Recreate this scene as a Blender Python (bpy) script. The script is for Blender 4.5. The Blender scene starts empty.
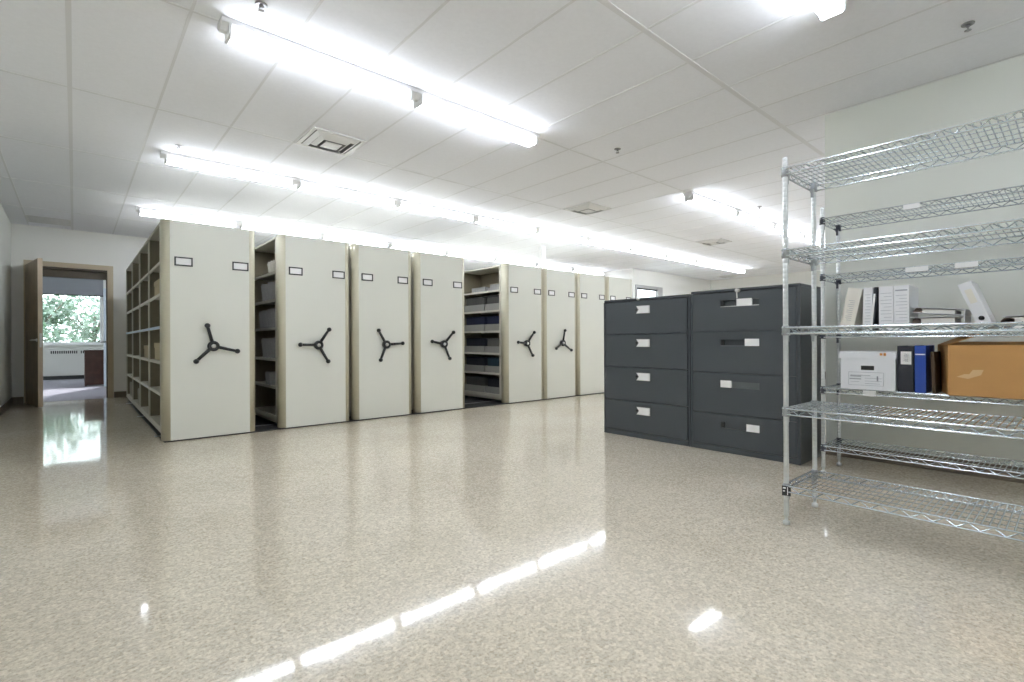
import bpy, bmesh, math, random
from mathutils import Vector, Matrix
R = math.radians
PI = math.pi
rnd = random.Random(7)
scene = bpy.context.scene
C = bpy.data.collections.new('records_room')
scene.collection.children.link(C)

# ------------------------------------------------------------------ materials
def mat(name, col, rough=0.5, metal=0.0, spec=0.5, bump=0.0, bscale=60.0, var=0.0, vscale=8.0, emit=None, estr=0.0):
    m = bpy.data.materials.new(name); m.use_nodes = True
    nt = m.node_tree; b = nt.nodes['Principled BSDF']
    b.inputs['Base Color'].default_value = (*col, 1)
    b.inputs['Roughness'].default_value = rough
    b.inputs['Metallic'].default_value = metal
    b.inputs['Specular IOR Level'].default_value = spec
    if emit:
        b.inputs['Emission Color'].default_value = (*emit, 1)
        b.inputs['Emission Strength'].default_value = estr
    tc = nt.nodes.new('ShaderNodeTexCoord')
    if var > 0:
        n = nt.nodes.new('ShaderNodeTexNoise'); n.inputs['Scale'].default_value = vscale; n.inputs['Detail'].default_value = 4
        nt.links.new(tc.outputs['Object'], n.inputs['Vector'])
        r = nt.nodes.new('ShaderNodeValToRGB')
        r.color_ramp.elements[0].position = 0.3; r.color_ramp.elements[1].position = 0.7
        r.color_ramp.elements[0].color = (*[c * (1 - var) for c in col], 1)
        r.color_ramp.elements[1].color = (*[min(1, c * (1 + var)) for c in col], 1)
        nt.links.new(n.outputs['Fac'], r.inputs['Fac']); nt.links.new(r.outputs['Color'], b.inputs['Base Color'])
    if bump > 0:
        n = nt.nodes.new('ShaderNodeTexNoise'); n.inputs['Scale'].default_value = bscale; n.inputs['Detail'].default_value = 3
        nt.links.new(tc.outputs['Object'], n.inputs['Vector'])
        bp = nt.nodes.new('ShaderNodeBump'); bp.inputs['Strength'].default_value = bump; bp.inputs['Distance'].default_value = 0.004
        nt.links.new(n.outputs['Fac'], bp.inputs['Height']); nt.links.new(bp.outputs['Normal'], b.inputs['Normal'])
    return m

M = {}
M['wall'] = mat('painted_wall', (0.85, 0.85, 0.815), 0.6, bump=0.05, bscale=120)
M['wall_side'] = mat('painted_wall_grey', (0.79, 0.815, 0.765), 0.55, bump=0.05, bscale=120)
M['ceiling'] = mat('ceiling_tile', (0.90, 0.91, 0.955), 0.9, bump=0.25, bscale=160, spec=0.1, var=0.015, vscale=40)
M['grid'] = mat('ceiling_grid_white', (0.77, 0.775, 0.80), 0.6)
M['base'] = mat('rubber_baseboard', (0.20, 0.165, 0.125), 0.5)
M['cream'] = mat('cream_steel', (0.745, 0.752, 0.69), 0.42, var=0.01, vscale=3)
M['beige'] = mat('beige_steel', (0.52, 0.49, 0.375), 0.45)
M['tan_shaded'] = mat('tan_steel_with_shade', (0.25, 0.22, 0.155), 0.5)  # steel colour darkened to carry the shade inside the bays
M['shelf'] = mat('shelf_steel', (0.62, 0.60, 0.52), 0.42)
M['black'] = mat('black_plastic', (0.018, 0.02, 0.02), 0.35)
M['deck'] = mat('deck_dark', (0.018, 0.018, 0.018), 0.5)
M['rail'] = mat('steel_rail', (0.45, 0.46, 0.47), 0.3, metal=0.9)
M['card'] = mat('white_card', (0.90, 0.90, 0.90), 0.7)
M['charcoal'] = mat('charcoal_steel', (0.054, 0.063, 0.072), 0.38, bump=0.03, bscale=400)
M['char_dark'] = mat('charcoal_near_black', (0.012, 0.013, 0.014), 0.5)  # near-black colour for cabinet plinth, catches and blind bar
M['slot'] = mat('pull_recess', (0.036, 0.042, 0.048), 0.5)
M['grip'] = mat('grey_grip', (0.13, 0.145, 0.155), 0.45)
M['sleeve'] = mat('sleeve_grey', (0.36, 0.38, 0.40), 0.35, metal=0.5)
M['chrome'] = mat('chrome_wire', (0.62, 0.68, 0.72), 0.24, metal=0.92)
M['post'] = mat('zinc_post', (0.66, 0.68, 0.69), 0.28, metal=0.9)
M['sleeve_dark'] = mat('dark_sleeve', (0.03, 0.035, 0.05), 0.4)
M['silver'] = mat('silver_metal', (0.75, 0.75, 0.74), 0.3, metal=0.9)
M['alum'] = mat('aluminium_vent', (0.74, 0.74, 0.74), 0.35, metal=0.4)
M['ventdark'] = mat('vent_throat', (0.20, 0.20, 0.20), 0.7)
M['fixture'] = mat('fixture_white', (0.82, 0.82, 0.82), 0.35)
M['tube'] = mat('fluorescent_tube', (0.9, 0.9, 0.9), 0.4, emit=(0.875, 0.925, 1.0), estr=24)
M['oak'] = mat('oak_veneer', (0.31, 0.235, 0.15), 0.4, var=0.18, vscale=5)
M['oak_edge'] = mat('oak_lipping', (0.64, 0.52, 0.38), 0.45)
M['frame_wood'] = mat('door_frame_tan', (0.54, 0.46, 0.33), 0.45)
M['frame_dark'] = mat('door_lining_brown', (0.10, 0.08, 0.055), 0.5)
M['carpet'] = mat('grey_carpet', (0.34, 0.33, 0.37), 0.95, spec=0.1, bump=0.4, bscale=300, var=0.12, vscale=120)
M['deskwood'] = mat('dark_desk_wood', (0.055, 0.022, 0.014), 0.35, var=0.25, vscale=9)
M['radiator'] = mat('radiator_white', (0.72, 0.72, 0.68), 0.45)
M['blind'] = mat('grey_blind', (0.30, 0.31, 0.34), 0.8)
M['pale_door'] = mat('pale_blue_door', (0.55, 0.62, 0.70), 0.5)
M['whitebinder'] = mat('white_vinyl', (0.80, 0.81, 0.84), 0.35)
M['creambinder'] = mat('cream_vinyl', (0.80, 0.77, 0.70), 0.4)
M['paper'] = mat('paper_edges', (0.78, 0.77, 0.73), 0.85, bump=0.2, bscale=500)
M['ink'] = mat('grey_print', (0.36, 0.38, 0.43), 0.8)
M['inkorange'] = mat('orange_marker', (0.75, 0.34, 0.10), 0.8)
M['boxwhite'] = mat('white_boxboard', (0.80, 0.82, 0.86), 0.7)
M['kraft'] = mat('kraft_cardboard', (0.50, 0.27, 0.095), 0.75, var=0.05, vscale=6)
M['kraft_dark'] = mat('kraft_inside', (0.33, 0.18, 0.07), 0.85)
M['brown_shaded'] = mat('shaded_brown_board', (0.06, 0.035, 0.018), 0.7)  # brown taken down towards black for the shade beside the box
M['tape'] = mat('torn_paper_patch', (0.62, 0.42, 0.23), 0.7)
M['navy'] = mat('navy_vinyl', (0.02, 0.025, 0.06), 0.4)
M['blackbinder'] = mat('black_vinyl', (0.02, 0.022, 0.032), 0.4)
M['blue'] = mat('blue_vinyl', (0.015, 0.06, 0.34), 0.35)
M['darkfile'] = mat('dark_grey_file', (0.07, 0.07, 0.065), 0.7)
M['navyteal'] = mat('dark_teal_file', (0.025, 0.055, 0.075), 0.6)
M['folder'] = mat('grey_folder', (0.30, 0.30, 0.29), 0.8, var=0.08, vscale=30)
M['folderlight'] = mat('pale_folder', (0.56, 0.54, 0.48), 0.8, var=0.06, vscale=30)
M['manila'] = mat('manila_board', (0.50, 0.42, 0.27), 0.8)
M['tray'] = mat('clear_grey_tray', (0.30, 0.30, 0.275), 0.4)
M['blueedge'] = mat('pale_blue_edge_strip', (0.55, 0.66, 0.80), 0.5)  # plain pale blue strip on one shelf edge
M['brown'] = mat('brown_ring_metal', (0.20, 0.15, 0.13), 0.5)
M['grass'] = mat('lawn_green', (0.10, 0.20, 0.05), 0.9, var=0.3, vscale=3)
M['leaf'] = mat('leaf_green', (0.20, 0.27, 0.225), 0.6, var=0.45, vscale=1.6)
M['leaf2'] = mat('leaf_pale', (0.32, 0.395, 0.35), 0.6, var=0.45, vscale=1.6)
M['bark'] = mat('bark', (0.12, 0.09, 0.07), 0.9)

def floor_material():
    m = bpy.data.materials.new('waxed_speckled_tile'); m.use_nodes = True
    nt = m.node_tree; b = nt.nodes['Principled BSDF']; L = nt.links
    tc = nt.nodes.new('ShaderNodeTexCoord')
    n = nt.nodes.new('ShaderNodeTexNoise'); n.inputs['Scale'].default_value = 95; n.inputs['Detail'].default_value = 4; n.inputs['Roughness'].default_value = 0.7
    L.new(tc.outputs['Object'], n.inputs['Vector'])
    r = nt.nodes.new('ShaderNodeValToRGB'); e = r.color_ramp.elements
    e[0].position = 0.33; e[0].color = (0.475, 0.412, 0.325, 1)
    e[1].position = 0.68; e[1].color = (0.775, 0.726, 0.632, 1)
    k = r.color_ramp.elements.new(0.5); k.color = (0.655, 0.600, 0.502, 1)
    L.new(n.outputs['Fac'], r.inputs['Fac'])
    v = nt.nodes.new('ShaderNodeTexVoronoi'); v.inputs['Scale'].default_value = 70
    L.new(tc.outputs['Object'], v.inputs['Vector'])
    sp = nt.nodes.new('ShaderNodeSeparateColor'); L.new(v.outputs['Color'], sp.inputs['Color'])
    r2 = nt.nodes.new('ShaderNodeValToRGB'); f = r2.color_ramp.elements
    f[0].position = 0.0; f[0].color = (0.84, 0.83, 0.81, 1); f[1].position = 1.0; f[1].color = (1.12, 1.11, 1.10, 1)
    L.new(sp.outputs['Red'], r2.inputs['Fac'])
    mx = nt.nodes.new('ShaderNodeMix'); mx.data_type = 'RGBA'; mx.blend_type = 'MULTIPLY'; mx.inputs['Factor'].default_value = 1
    L.new(r.outputs['Color'], mx.inputs[6]); L.new(r2.outputs['Color'], mx.inputs[7])
    n3 = nt.nodes.new('ShaderNodeTexNoise'); n3.inputs['Scale'].default_value = 1.3; n3.inputs['Detail'].default_value = 2
    L.new(tc.outputs['Object'], n3.inputs['Vector'])
    r3 = nt.nodes.new('ShaderNodeValToRGB'); g = r3.color_ramp.elements
    g[0].position = 0.3; g[0].color = (0.95, 0.94, 0.92, 1); g[1].position = 0.7; g[1].color = (1.04, 1.04, 1.04, 1)
    L.new(n3.outputs['Fac'], r3.inputs['Fac'])
    m2 = nt.nodes.new('ShaderNodeMix'); m2.data_type = 'RGBA'; m2.blend_type = 'MULTIPLY'; m2.inputs['Factor'].default_value = 1
    L.new(mx.outputs[2], m2.inputs[6]); L.new(r3.outputs['Color'], m2.inputs[7])
    L.new(m2.outputs[2], b.inputs['Base Color'])
    b.inputs['Roughness'].default_value = 0.055
    b.inputs['IOR'].default_value = 1.43
    n2 = nt.nodes.new('ShaderNodeTexNoise'); n2.inputs['Scale'].default_value = 9; n2.inputs['Detail'].default_value = 2
    L.new(tc.outputs['Object'], n2.inputs['Vector'])
    bp = nt.nodes.new('ShaderNodeBump'); bp.inputs['Strength'].default_value = 0.03; bp.inputs['Distance'].default_value = 0.01
    L.new(n2.outputs['Fac'], bp.inputs['Height']); L.new(bp.outputs['Normal'], b.inputs['Normal'])
    return m
M['floor'] = floor_material()

def glass_material():
    m = bpy.data.materials.new('window_glass'); m.use_nodes = True
    nt = m.node_tree; nt.nodes.clear()
    o = nt.nodes.new('ShaderNodeOutputMaterial'); mix = nt.nodes.new('ShaderNodeMixShader')
    t = nt.nodes.new('ShaderNodeBsdfTransparent'); g = nt.nodes.new('ShaderNodeBsdfGlossy')
    t.inputs['Color'].default_value = (0.94, 0.97, 0.96, 1); g.inputs['Roughness'].default_value = 0.02
    mix.inputs['Fac'].default_value = 0.05
    nt.links.new(t.outputs[0], mix.inputs[1]); nt.links.new(g.outputs[0], mix.inputs[2]); nt.links.new(mix.outputs[0], o.inputs['Surface'])
    return m
M['glass'] = glass_material()

# ------------------------------------------------------------------ mesh builder
class MB:
    def __init__(self): self.bm = bmesh.new(); self.mi = 0
    def _mark(self, faces, mi=None):
        for f in faces: f.material_index = self.mi if mi is None else mi
    def box(self, x0, x1, y0, y1, z0, z1, bev=0.0, mi=None, seg=1):
        co = [(x0,y0,z0),(x1,y0,z0),(x1,y1,z0),(x0,y1,z0),(x0,y0,z1),(x1,y0,z1),(x1,y1,z1),(x0,y1,z1)]
        v = [self.bm.verts.new(c) for c in co]
        fs = [self.bm.faces.new([v[i] for i in q]) for q in ((0,3,2,1),(4,5,6,7),(0,1,5,4),(1,2,6,5),(2,3,7,6),(3,0,4,7))]
        self._mark(fs, mi)
        if bev > 0:
            es = list({e for f in fs for e in f.edges})
            r = bmesh.ops.bevel(self.bm, geom=es, offset=bev, segments=seg, affect='EDGES', profile=0.5)
            self._mark(r['faces'], mi)
        return self
    def hexa(self, bot, top, mi=None):                      # two quads -> closed solid
        v = [self.bm.verts.new(c) for c in list(bot) + list(top)]
        fs = [self.bm.faces.new([v[i] for i in q]) for q in ((0,3,2,1),(4,5,6,7),(0,1,5,4),(1,2,6,5),(2,3,7,6),(3,0,4,7))]
        self._mark(fs, mi); return self
    def tube(self, a, b, r, n=6, r2=None, mi=None, caps=True):
        a = Vector(a); b = Vector(b); d = b - a
        if d.length < 1e-7: return self
        d.normalize(); s = Vector((0,0,1)) if abs(d.z) < 0.9 else Vector((1,0,0))
        u = d.cross(s).normalized(); w = d.cross(u); r2 = r if r2 is None else r2
        A = [self.bm.verts.new(a + (u*math.cos(2*PI*i/n) + w*math.sin(2*PI*i/n))*r) for i in range(n)]
        B = [self.bm.verts.new(b + (u*math.cos(2*PI*i/n) + w*math.sin(2*PI*i/n))*r2) for i in range(n)]
        fs = [self.bm.faces.new((A[i], B[i], B[(i+1)%n], A[(i+1)%n])) for i in range(n)]
        for f in fs: f.smooth = n > 6
        if caps: fs += [self.bm.faces.new(A), self.bm.faces.new(list(reversed(B)))]
        self._mark(fs, mi); return self
    def path(self, pts, r, n=5, mi=None):
        for p, q in zip(pts, pts[1:]): self.tube(p, q, r, n, mi=mi)
        return self
    def prism(self, prof, h0, h1, axis='z', mi=None, smooth=False):   # closed profile of 2-D points, extruded
        def P(p, h): return {'z': (p[0], p[1], h), 'y': (p[0], h, p[1]), 'x': (h, p[0], p[1])}[axis]
        A = [self.bm.verts.new(P(p, h0)) for p in prof]; B = [self.bm.verts.new(P(p, h1)) for p in prof]
        n = len(prof)
        fs = [self.bm.faces.new((A[i], A[(i+1)%n], B[(i+1)%n], B[i])) for i in range(n)]
        if smooth:
            for f in fs: f.smooth = True
        fs += [self.bm.faces.new(list(reversed(A))), self.bm.faces.new(B)]
        self._mark(fs, mi); return self
    def lathe(self, prof, c=(0,0,0), n=16, axis='z', mi=None):         # (radius, height) pairs
        rings = []
        for r, h in prof:
            ring = []
            for i in range(n):
                a = 2*PI*i/n; x, y = r*math.cos(a), r*math.sin(a)
                p = {'z': (x, y, h), 'y': (x, h, y), 'x': (h, x, y)}[axis]
                ring.append(self.bm.verts.new((c[0]+p[0], c[1]+p[1], c[2]+p[2])))
            rings.append(ring)
        fs = []
        for A, B in zip(rings, rings[1:]):
            for i in range(n):
                f = self.bm.faces.new((A[i], A[(i+1)%n], B[(i+1)%n], B[i])); f.smooth = True; fs.append(f)
        fs += [self.bm.faces.new(list(reversed(rings[0]))), self.bm.faces.new(rings[-1])]
        self._mark(fs, mi); return self
    def done(self, name, mats, parent=None, loc=None, rot=None):
        bmesh.ops.recalc_face_normals(self.bm, faces=self.bm.faces[:])
        me = bpy.data.meshes.new(name); self.bm.to_mesh(me); self.bm.free()
        for m in (mats if isinstance(mats, (list, tuple)) else [mats]): me.materials.append(M[m])
        o = bpy.data.objects.new(name, me); C.objects.link(o)
        if parent: o.parent = parent
        if loc: o.location = loc
        if rot: o.rotation_euler = rot
        return o

def tag(o, label, cat, group=None, kind=None):
    o['label'] = label; o['category'] = cat
    if group: o['group'] = group
    if kind: o['kind'] = kind
    return o
def thing(name, label, cat, loc=(0,0,0), rot=(0,0,0), group=None):
    o = bpy.data.objects.new(name, None); C.objects.link(o)
    o.empty_display_size = 0.1
    o.location = loc; o.rotation_euler = rot
    return tag(o, label, cat, group)
def copy_tree(o, parent=None):
    c = o.copy(); C.objects.link(c)
    if parent: c.parent = parent
    for ch in list(o.children): copy_tree(ch, c)
    return c
def struct(o, label=None, cat=None):
    o['kind'] = 'structure'
    if label: o['label'] = label
    if cat: o['category'] = cat
    return o

# ------------------------------------------------------------------ room shell
H = 2.74
XL, YN, YB = -0.72, -3.30, 10.71          # left wall, wall behind the viewer, back wall
XR1, YR = 4.57, 1.38                       # near right wall and its corner
XR2, YB2, XS = 14.6, 7.5, 10.6             # far right wall, stepped back wall
DX0, DX1, DZ = -0.53, 0.435, 2.15          # door opening
T = 0.12
outline = [(XL,YN),(XR1,YN),(XR1,YR),(XR2,YR),(XR2,YB2),(XS,YB2),(XS,YB),(XL,YB)]
b = MB(); b.prism(outline, -0.10, 0.0)
struct(b.done('floor', 'floor'), 'glossy beige speckled tile floor of the records room', 'floor')
b = MB(); b.prism([(XL-T,YN-T),(XR1+T,YN-T),(XR1+T,YR-T),(XR2+T,YR-T),(XR2+T,YB2+T),(XS+T,YB2+T),(XS+T,YB+T),(XL-T,YB+T)], H, H+0.10)
struct(b.done('ceiling', 'ceiling'), 'white suspended tile ceiling with long narrow tiles', 'ceiling')
def in_room(x, y): return XL < x < XR2 and YN < y < YB and not (x > XR1 and y < YR) and not (x > XS and y > YB2)
b = MB()
for k in range(-2, 31):
    x = -0.02 + 0.508*k
    if not XL < x < XR2: continue
    y0 = YN if x < XR1 else YR; y1 = YB if x < XS else YB2
    w = 0.013 if k == 0 else 0.008
    b.box(x-w, x+w, y0, y1, H-0.002, H+0.001)
for k in range(-4, 7):
    y = 1.69 + 1.524*k
    if not YN < y < YB: continue
    x1 = (XR1 if y < YR else XR2) if y < YB2 else XS
    w = 0.018 if k == 0 else 0.008
    b.box(XL, x1, y-w, y+w, H-0.0025, H+0.001)
struct(b.done('trim_1', 'grid'), 'white grid bars holding the ceiling tiles', 'ceiling grid')

def wall(name, x0, x1, y0, y1, m, label, z0=-0.1, z1=H+0.05):
    return struct(MB().box(x0, x1, y0, y1, z0, z1).done(name, m), label, 'wall')
wall('wall_left', XL-T, XL, YN-T, YB+T, 'wall_side', 'pale wall along the left edge beside the open door')
wall('wall_near', XL, XR1, YN-T, YN, 'wall', 'plain wall at the near end of the room')
wall('wall_right', XR1, XR1+T, YN-T, YR, 'wall_side', 'grey-green wall behind the chrome wire shelving')
wall('wall_return', XR1+T, XR2+T, YR-T, YR, 'wall', 'wall returning behind the charcoal file cabinets')
wall('wall_far_right', XR2, XR2+T, YR, YB2+T, 'wall', 'cream wall at the far right end of the room')
# back wall with the doorway; stepped wall with a small window
b = MB()
b.box(XL-T, DX0, YB, YB+T, -0.1, H+0.05); b.box(DX1, XS+T, YB, YB+T, -0.1, H+0.05); b.box(DX0, DX1, YB, YB+T, DZ, H+0.05)
struct(b.done('wall_back', 'wall'), 'cream back wall with the open doorway at the left', 'wall')
W0, W1, WZ0, WZ1 = 10.72, 11.86, 1.05, 2.30
b = MB()
b.box(XS, W0, YB2, YB2+T, -0.1, H+0.05); b.box(W1, XR2, YB2, YB2+T, -0.1, H+0.05)
b.box(W0, W1, YB2, YB2+T, -0.1, WZ0); b.box(W0, W1, YB2, YB2+T, WZ1, H+0.05)
struct(b.done('wall_step', 'wall'), 'white wall with a small silver window above the file cabinets', 'wall')
struct(MB().box(XS, XS+T, YB2+T, YB, -0.1, H+0.05).done('wall_jog', 'wall'), 'wall side hidden beyond the end of the shelving row', 'wall')

wf = struct(bpy.data.objects.new('window_1', None), 'small silver framed window seen above the left file cabinet', 'window'); C.objects.link(wf)
wf.location = (0, YB2, 0)
b = MB()
b.box(W0-0.03, W0+0.03, -0.03, 0.05, WZ0-0.03, WZ1+0.04); b.box(W1-0.18, W1+0.05, -0.03, 0.05, WZ0-0.03, WZ1+0.04)
b.box(W0+0.03, W1-0.18, -0.03, 0.05, WZ1-0.03, WZ1+0.04); b.box(W0+0.03, W1-0.18, -0.03, 0.05, WZ0-0.03, WZ0+0.03)
M['frame_grey'] = mat('grey_window_frame', (0.42, 0.42, 0.42), 0.4, metal=0.3)
o = b.done('window_frame', 'frame_grey', wf)
b = MB()
b.box(W0+0.03, W0+0.08, -0.01, 0.03, WZ0+0.03, WZ1-0.03); b.box(W0+0.08, W1-0.18, -0.01, 0.03, WZ1-0.07, WZ1-0.03)
b.done('gasket', 'black', wf)
MB().box(W0+0.08, W1-0.18, 0.006, 0.012, WZ0+0.03, WZ1-0.09).done('pane', 'glass', wf)

# baseboards
def baseboard(name, boxes, label):
    b = MB()
    for q in boxes: b.box(*q)
    struct(b.done(name, 'base'), label, 'baseboard')
BH = 0.10
baseboard('baseboard_left', [(XL, XL+0.008, YN, YB, 0, BH)], 'brown rubber baseboard along the left wall')
baseboard('baseboard_back', [(XL+0.008, DX0-0.06, YB-0.008, YB, 0, BH), (DX1+0.06, XS, YB-0.008, YB, 0, BH)], 'brown rubber baseboard along the back wall')
baseboard('baseboard_right', [(XR1-0.008, XR1, YN, YR, 0, BH)], 'brown rubber baseboard behind the wire shelving')
baseboard('baseboard_far', [(XR2-0.008, XR2, YR, YB2, 0, BH), (XS, XR2-0.008, YB2-0.008, YB2, 0, BH)], 'brown baseboard at the far right end')

# door frame and the open leaf
b = MB()
for x0, x1 in ((DX0-0.055, DX0+0.02), (DX1-0.02, DX1+0.055)):
    b.box(x0, x1, YB-0.018, YB+T+0.018, 0, DZ+0.05)
b.box(DX0+0.02, DX1-0.02, YB-0.018, YB+T+0.018, DZ-0.025, DZ+0.05)
struct(b.done('trim_2', 'frame_wood'), 'tan painted frame around the open doorway', 'door frame')
b = MB()
b.box(DX0+0.02, DX0+0.035, YB+0.01, YB+T+0.017, 0, DZ-0.026); b.box(DX1-0.035, DX1-0.02, YB+0.01, YB+T+0.017, 0, DZ-0.026)
b.box(DX0+0.035, DX1-0.035, YB+0.01, YB+T-0.02, DZ-0.055, DZ-0.026); b.box(DX0+0.035, DX1-0.035, YB+T-0.02, YB+T+0.017, 1.975, DZ-0.026)
struct(b.done('trim_3', 'frame_dark'), 'dark brown lining inside the open doorway', 'door lining')

d = struct(bpy.data.objects.new('door_1', None), 'open brown wooden door leaf standing by the left wall', 'door'); C.objects.link(d)
d.location = (DX0+0.012, YB-0.03, 0); d.rotation_euler = (0, 0, R(-79.2))
b = MB(); b.box(0, 0.945, -0.050, 0, 0.012, 2.125, bev=0.002, mi=0); lf = b.done('leaf', ['oak', 'oak_edge'], d)
MB().box(0.945, 0.949, -0.051, 0.001, 0.012, 2.125).done('edge_lipping', 'oak_edge', d)
b = MB(); b.box(0.949, 0.951, -0.034, -0.010, 0.86, 1.06); b.done('lock_plate', 'silver', d)
for s in (0, 1):
    y0 = 0 if s else -0.050; sg = 1 if s else -1
    b = MB()
    b.lathe([(0.026, y0), (0.026, y0+sg*0.008), (0.012, y0+sg*0.012), (0.011, y0+sg*0.05)], (0.885, 0, 0.965), 14, 'y')
    b.tube((0.885, y0+sg*0.048, 0.965), (0.765, y0+sg*0.056, 0.962), 0.010, 8, 0.008)
    b.done('lever_handle', 'silver', d)
b = MB()
for z in (0.25, 1.05, 1.85): b.tube((-0.004, -0.002, z-0.05), (-0.004, -0.002, z+0.05), 0.008, 8)
b.done('hinge', 'silver', d)

# ------------------------------------------------------------------ office beyond the doorway
OX0, OX1, OY0, OY1 = -1.7, 1.7, YB+T, 17.25
struct(MB().box(OX0, OX1, OY0-T, OY1, -0.1, -0.002).done('floor_office', 'carpet'), 'grey carpet in the office beyond the doorway', 'carpet')
struct(MB().box(OX0-T, OX1+T, OY0, OY1+T, H, H+0.1).done('ceiling_office', 'ceiling'), 'ceiling of the office beyond the doorway', 'ceiling')
wall('wall_office_left', OX0-T, OX0, OY0, OY1+T, 'wall', 'office wall left of the doorway view')
wall('wall_office_right', OX1, OX1+T, OY0, OY1+T, 'wall', 'office wall right of the doorway view')
V0, V1, VZ0, VZ1 = -0.95, 0.56, 0.89, 2.62
b = MB()
b.box(OX0, V0, OY1, OY1+T, -0.1, H+0.05); b.box(V1, OX1, OY1, OY1+T, -0.1, H+0.05)
b.box(V0, V1, OY1, OY1+T, -0.1, VZ0); b.box(V0, V1, OY1, OY1+T, VZ1, H+0.05)
struct(b.done('wall_office_back', 'wall'), 'office wall holding the garden window', 'wall')
w = struct(bpy.data.objects.new('window_2', None), 'large office window with green trees outside', 'window'); C.objects.link(w); w.location = (0, OY1, 0)
b = MB()
b.box(V0, V0+0.05, -0.02, 0.06, VZ0, VZ1); b.box(V1-0.05, V1, -0.02, 0.06, VZ0, VZ1)
b.box(V0+0.05, V1-0.05, -0.02, 0.06, VZ0, VZ0+0.05); b.box(V0+0.05, V1-0.05, -0.02, 0.06, VZ1-0.05, VZ1)
b.done('window_frame', 'fixture', w)
MB().box(V0+0.05, V1-0.05, 0.02, 0.026, VZ0+0.05, VZ1-0.05).done('pane', 'glass', w)
MB().box(V0-0.03, V1+0.03, -0.10, -0.02, VZ0-0.03, VZ0, bev=0.004).done('window_sill', 'fixture', w)
t = thing('roller_blind', 'dark grey roller blind pulled partly down in the office window', 'blind', (0, OY1-0.06, 0))
MB().box(V0+0.02, V1+0.02, 0.012, 0.018, 2.17, 2.60).done('blind_fabric', 'blind', t)
b = MB(); b.tube((V0+0.02, 0.015, 2.61), (V1+0.02, 0.015, 2.61), 0.03, 12); b.done('roller', 'blind', t)
MB().box(V0+0.02, V1+0.02, 0.004, 0.026, 2.145, 2.17, bev=0.004).done('bottom_bar', 'char_dark', t)

t = thing('radiator_cover', 'long white radiator cover with slotted grille under the office window', 'radiator', (0, OY1-0.25, 0))
b = MB(); b.box(-1.1, 1.0, 0.0, 0.24, 0.09, 0.79, bev=0.006); b.done('casing', 'radiator', t)
b = MB(); b.box(-1.1, 1.0, 0.03, 0.24, 0.0, 0.09); b.done('plinth', 'black', t)
for x0, x1 in ((-0.45, 0.07), (0.12, 0.64)):
    b = MB()
    n = 13
    for i in range(n):
        x = x0 + (x1-x0)*i/n
        b.box(x, x+0.022, -0.003, 0.0, 0.65, 0.72)
    b.done('grille', 'black', t)

t = thing('office_desk', 'dark brown wooden desk end under the office window', 'desk', (0.15, 13.95, 0))
b = MB(); b.box(0.0, 1.15, 0, 0.72, 0.735, 0.77, bev=0.004); b.done('desktop', 'deskwood', t)
MB().box(0.01, 0.04, 0.02, 0.70, 0, 0.735).done('side_panel', 'deskwood', t)
MB().box(1.10, 1.13, 0.02, 0.70, 0, 0.735).done('side_panel', 'deskwood', t)
MB().box(0.04, 1.10, 0.03, 0.05, 0.02, 0.735).done('modesty_panel', 'deskwood', t)
wall('wall_office_partition', 1.16, OX1, 13.35, 13.43, 'wall', 'short office partition carrying the pale inner door')
d = struct(bpy.data.objects.new('door_2', None), 'pale inner office door standing at right in the doorway view', 'door'); C.objects.link(d); d.location = (0.455, 13.38, 0)
b = MB(); b.box(0, 0.70, 0, 0.04, 0.01, 2.05, bev=0.002); b.done('leaf', 'pale_door', d)
b = MB(); b.lathe([(0.025, 0), (0.025, -0.01), (0.012, -0.014), (0.011, -0.05)], (0.06, 0, 0.94), 12, 'y'); b.tube((0.06, -0.05, 0.94), (-0.05, -0.055, 0.94), 0.011, 8); b.done('lever_handle', 'black', d)

# outdoors beyond the office window
struct(MB().box(-14, 14, OY1+T, 46, -0.6, -0.5).done('ground_lawn', 'grass'), 'lawn outside the office window', 'lawn')
def tree(x, y, r, zc, n, m, label):
    t = thing('garden_tree', label, 'tree', (x, y, -0.5), group=None)
    b = MB(); b.tube((0,0,0), (0.08,0.03,zc+0.4), 0.11, 8, 0.05)
    for k in range(5):
        a = k*1.3; b.tube((0.05,0.02,zc*0.6+0.1*k), (0.7*r*math.cos(a), 0.7*r*math.sin(a), zc+0.5+0.12*k), 0.045, 6, 0.015)
    b.done('trunk', 'bark', t)
    b = MB(); q = random.Random(int(x*10+y))
    blobs = [(Vector((q.uniform(-.6,.6)*r, q.uniform(-.6,.6)*r, zc+q.uniform(-.55,.6)*r)), q.uniform(.28,.5)*r) for _ in range(11)]
    for i in range(n):
        c, br = q.choice(blobs)
        dv = Vector((q.gauss(0,1), q.gauss(0,1), q.gauss(0,1))).normalized() * br * q.uniform(0.7, 1.05)
        p = c + dv; s = q.uniform(0.05, 0.11)
        u = Vector((q.gauss(0,1), q.gauss(0,1), q.gauss(0,.6))).normalized(); v = u.cross(Vector((q.gauss(0,1), q.gauss(0,1), q.gauss(0,1)))).normalized()
        vs = [b.bm.verts.new(p + u*s), b.bm.verts.new(p + v*s*0.55), b.bm.verts.new(p - u*s), b.bm.verts.new(p - v*s*0.55)]
        b.bm.faces.new(vs)
    b.done('foliage', m, t)
tree(-1.35, 23.5, 1.5, 2.3, 2600, 'leaf', 'dark green leafy tree at the left of the office window view')
tree(0.55, 26.5, 1.9, 2.2, 3000, 'leaf2', 'pale green leafy tree filling the middle of the office window view')
tree(1.9, 23.0, 1.3, 2.4, 2200, 'leaf', 'green tree at the right of the office window view')

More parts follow.
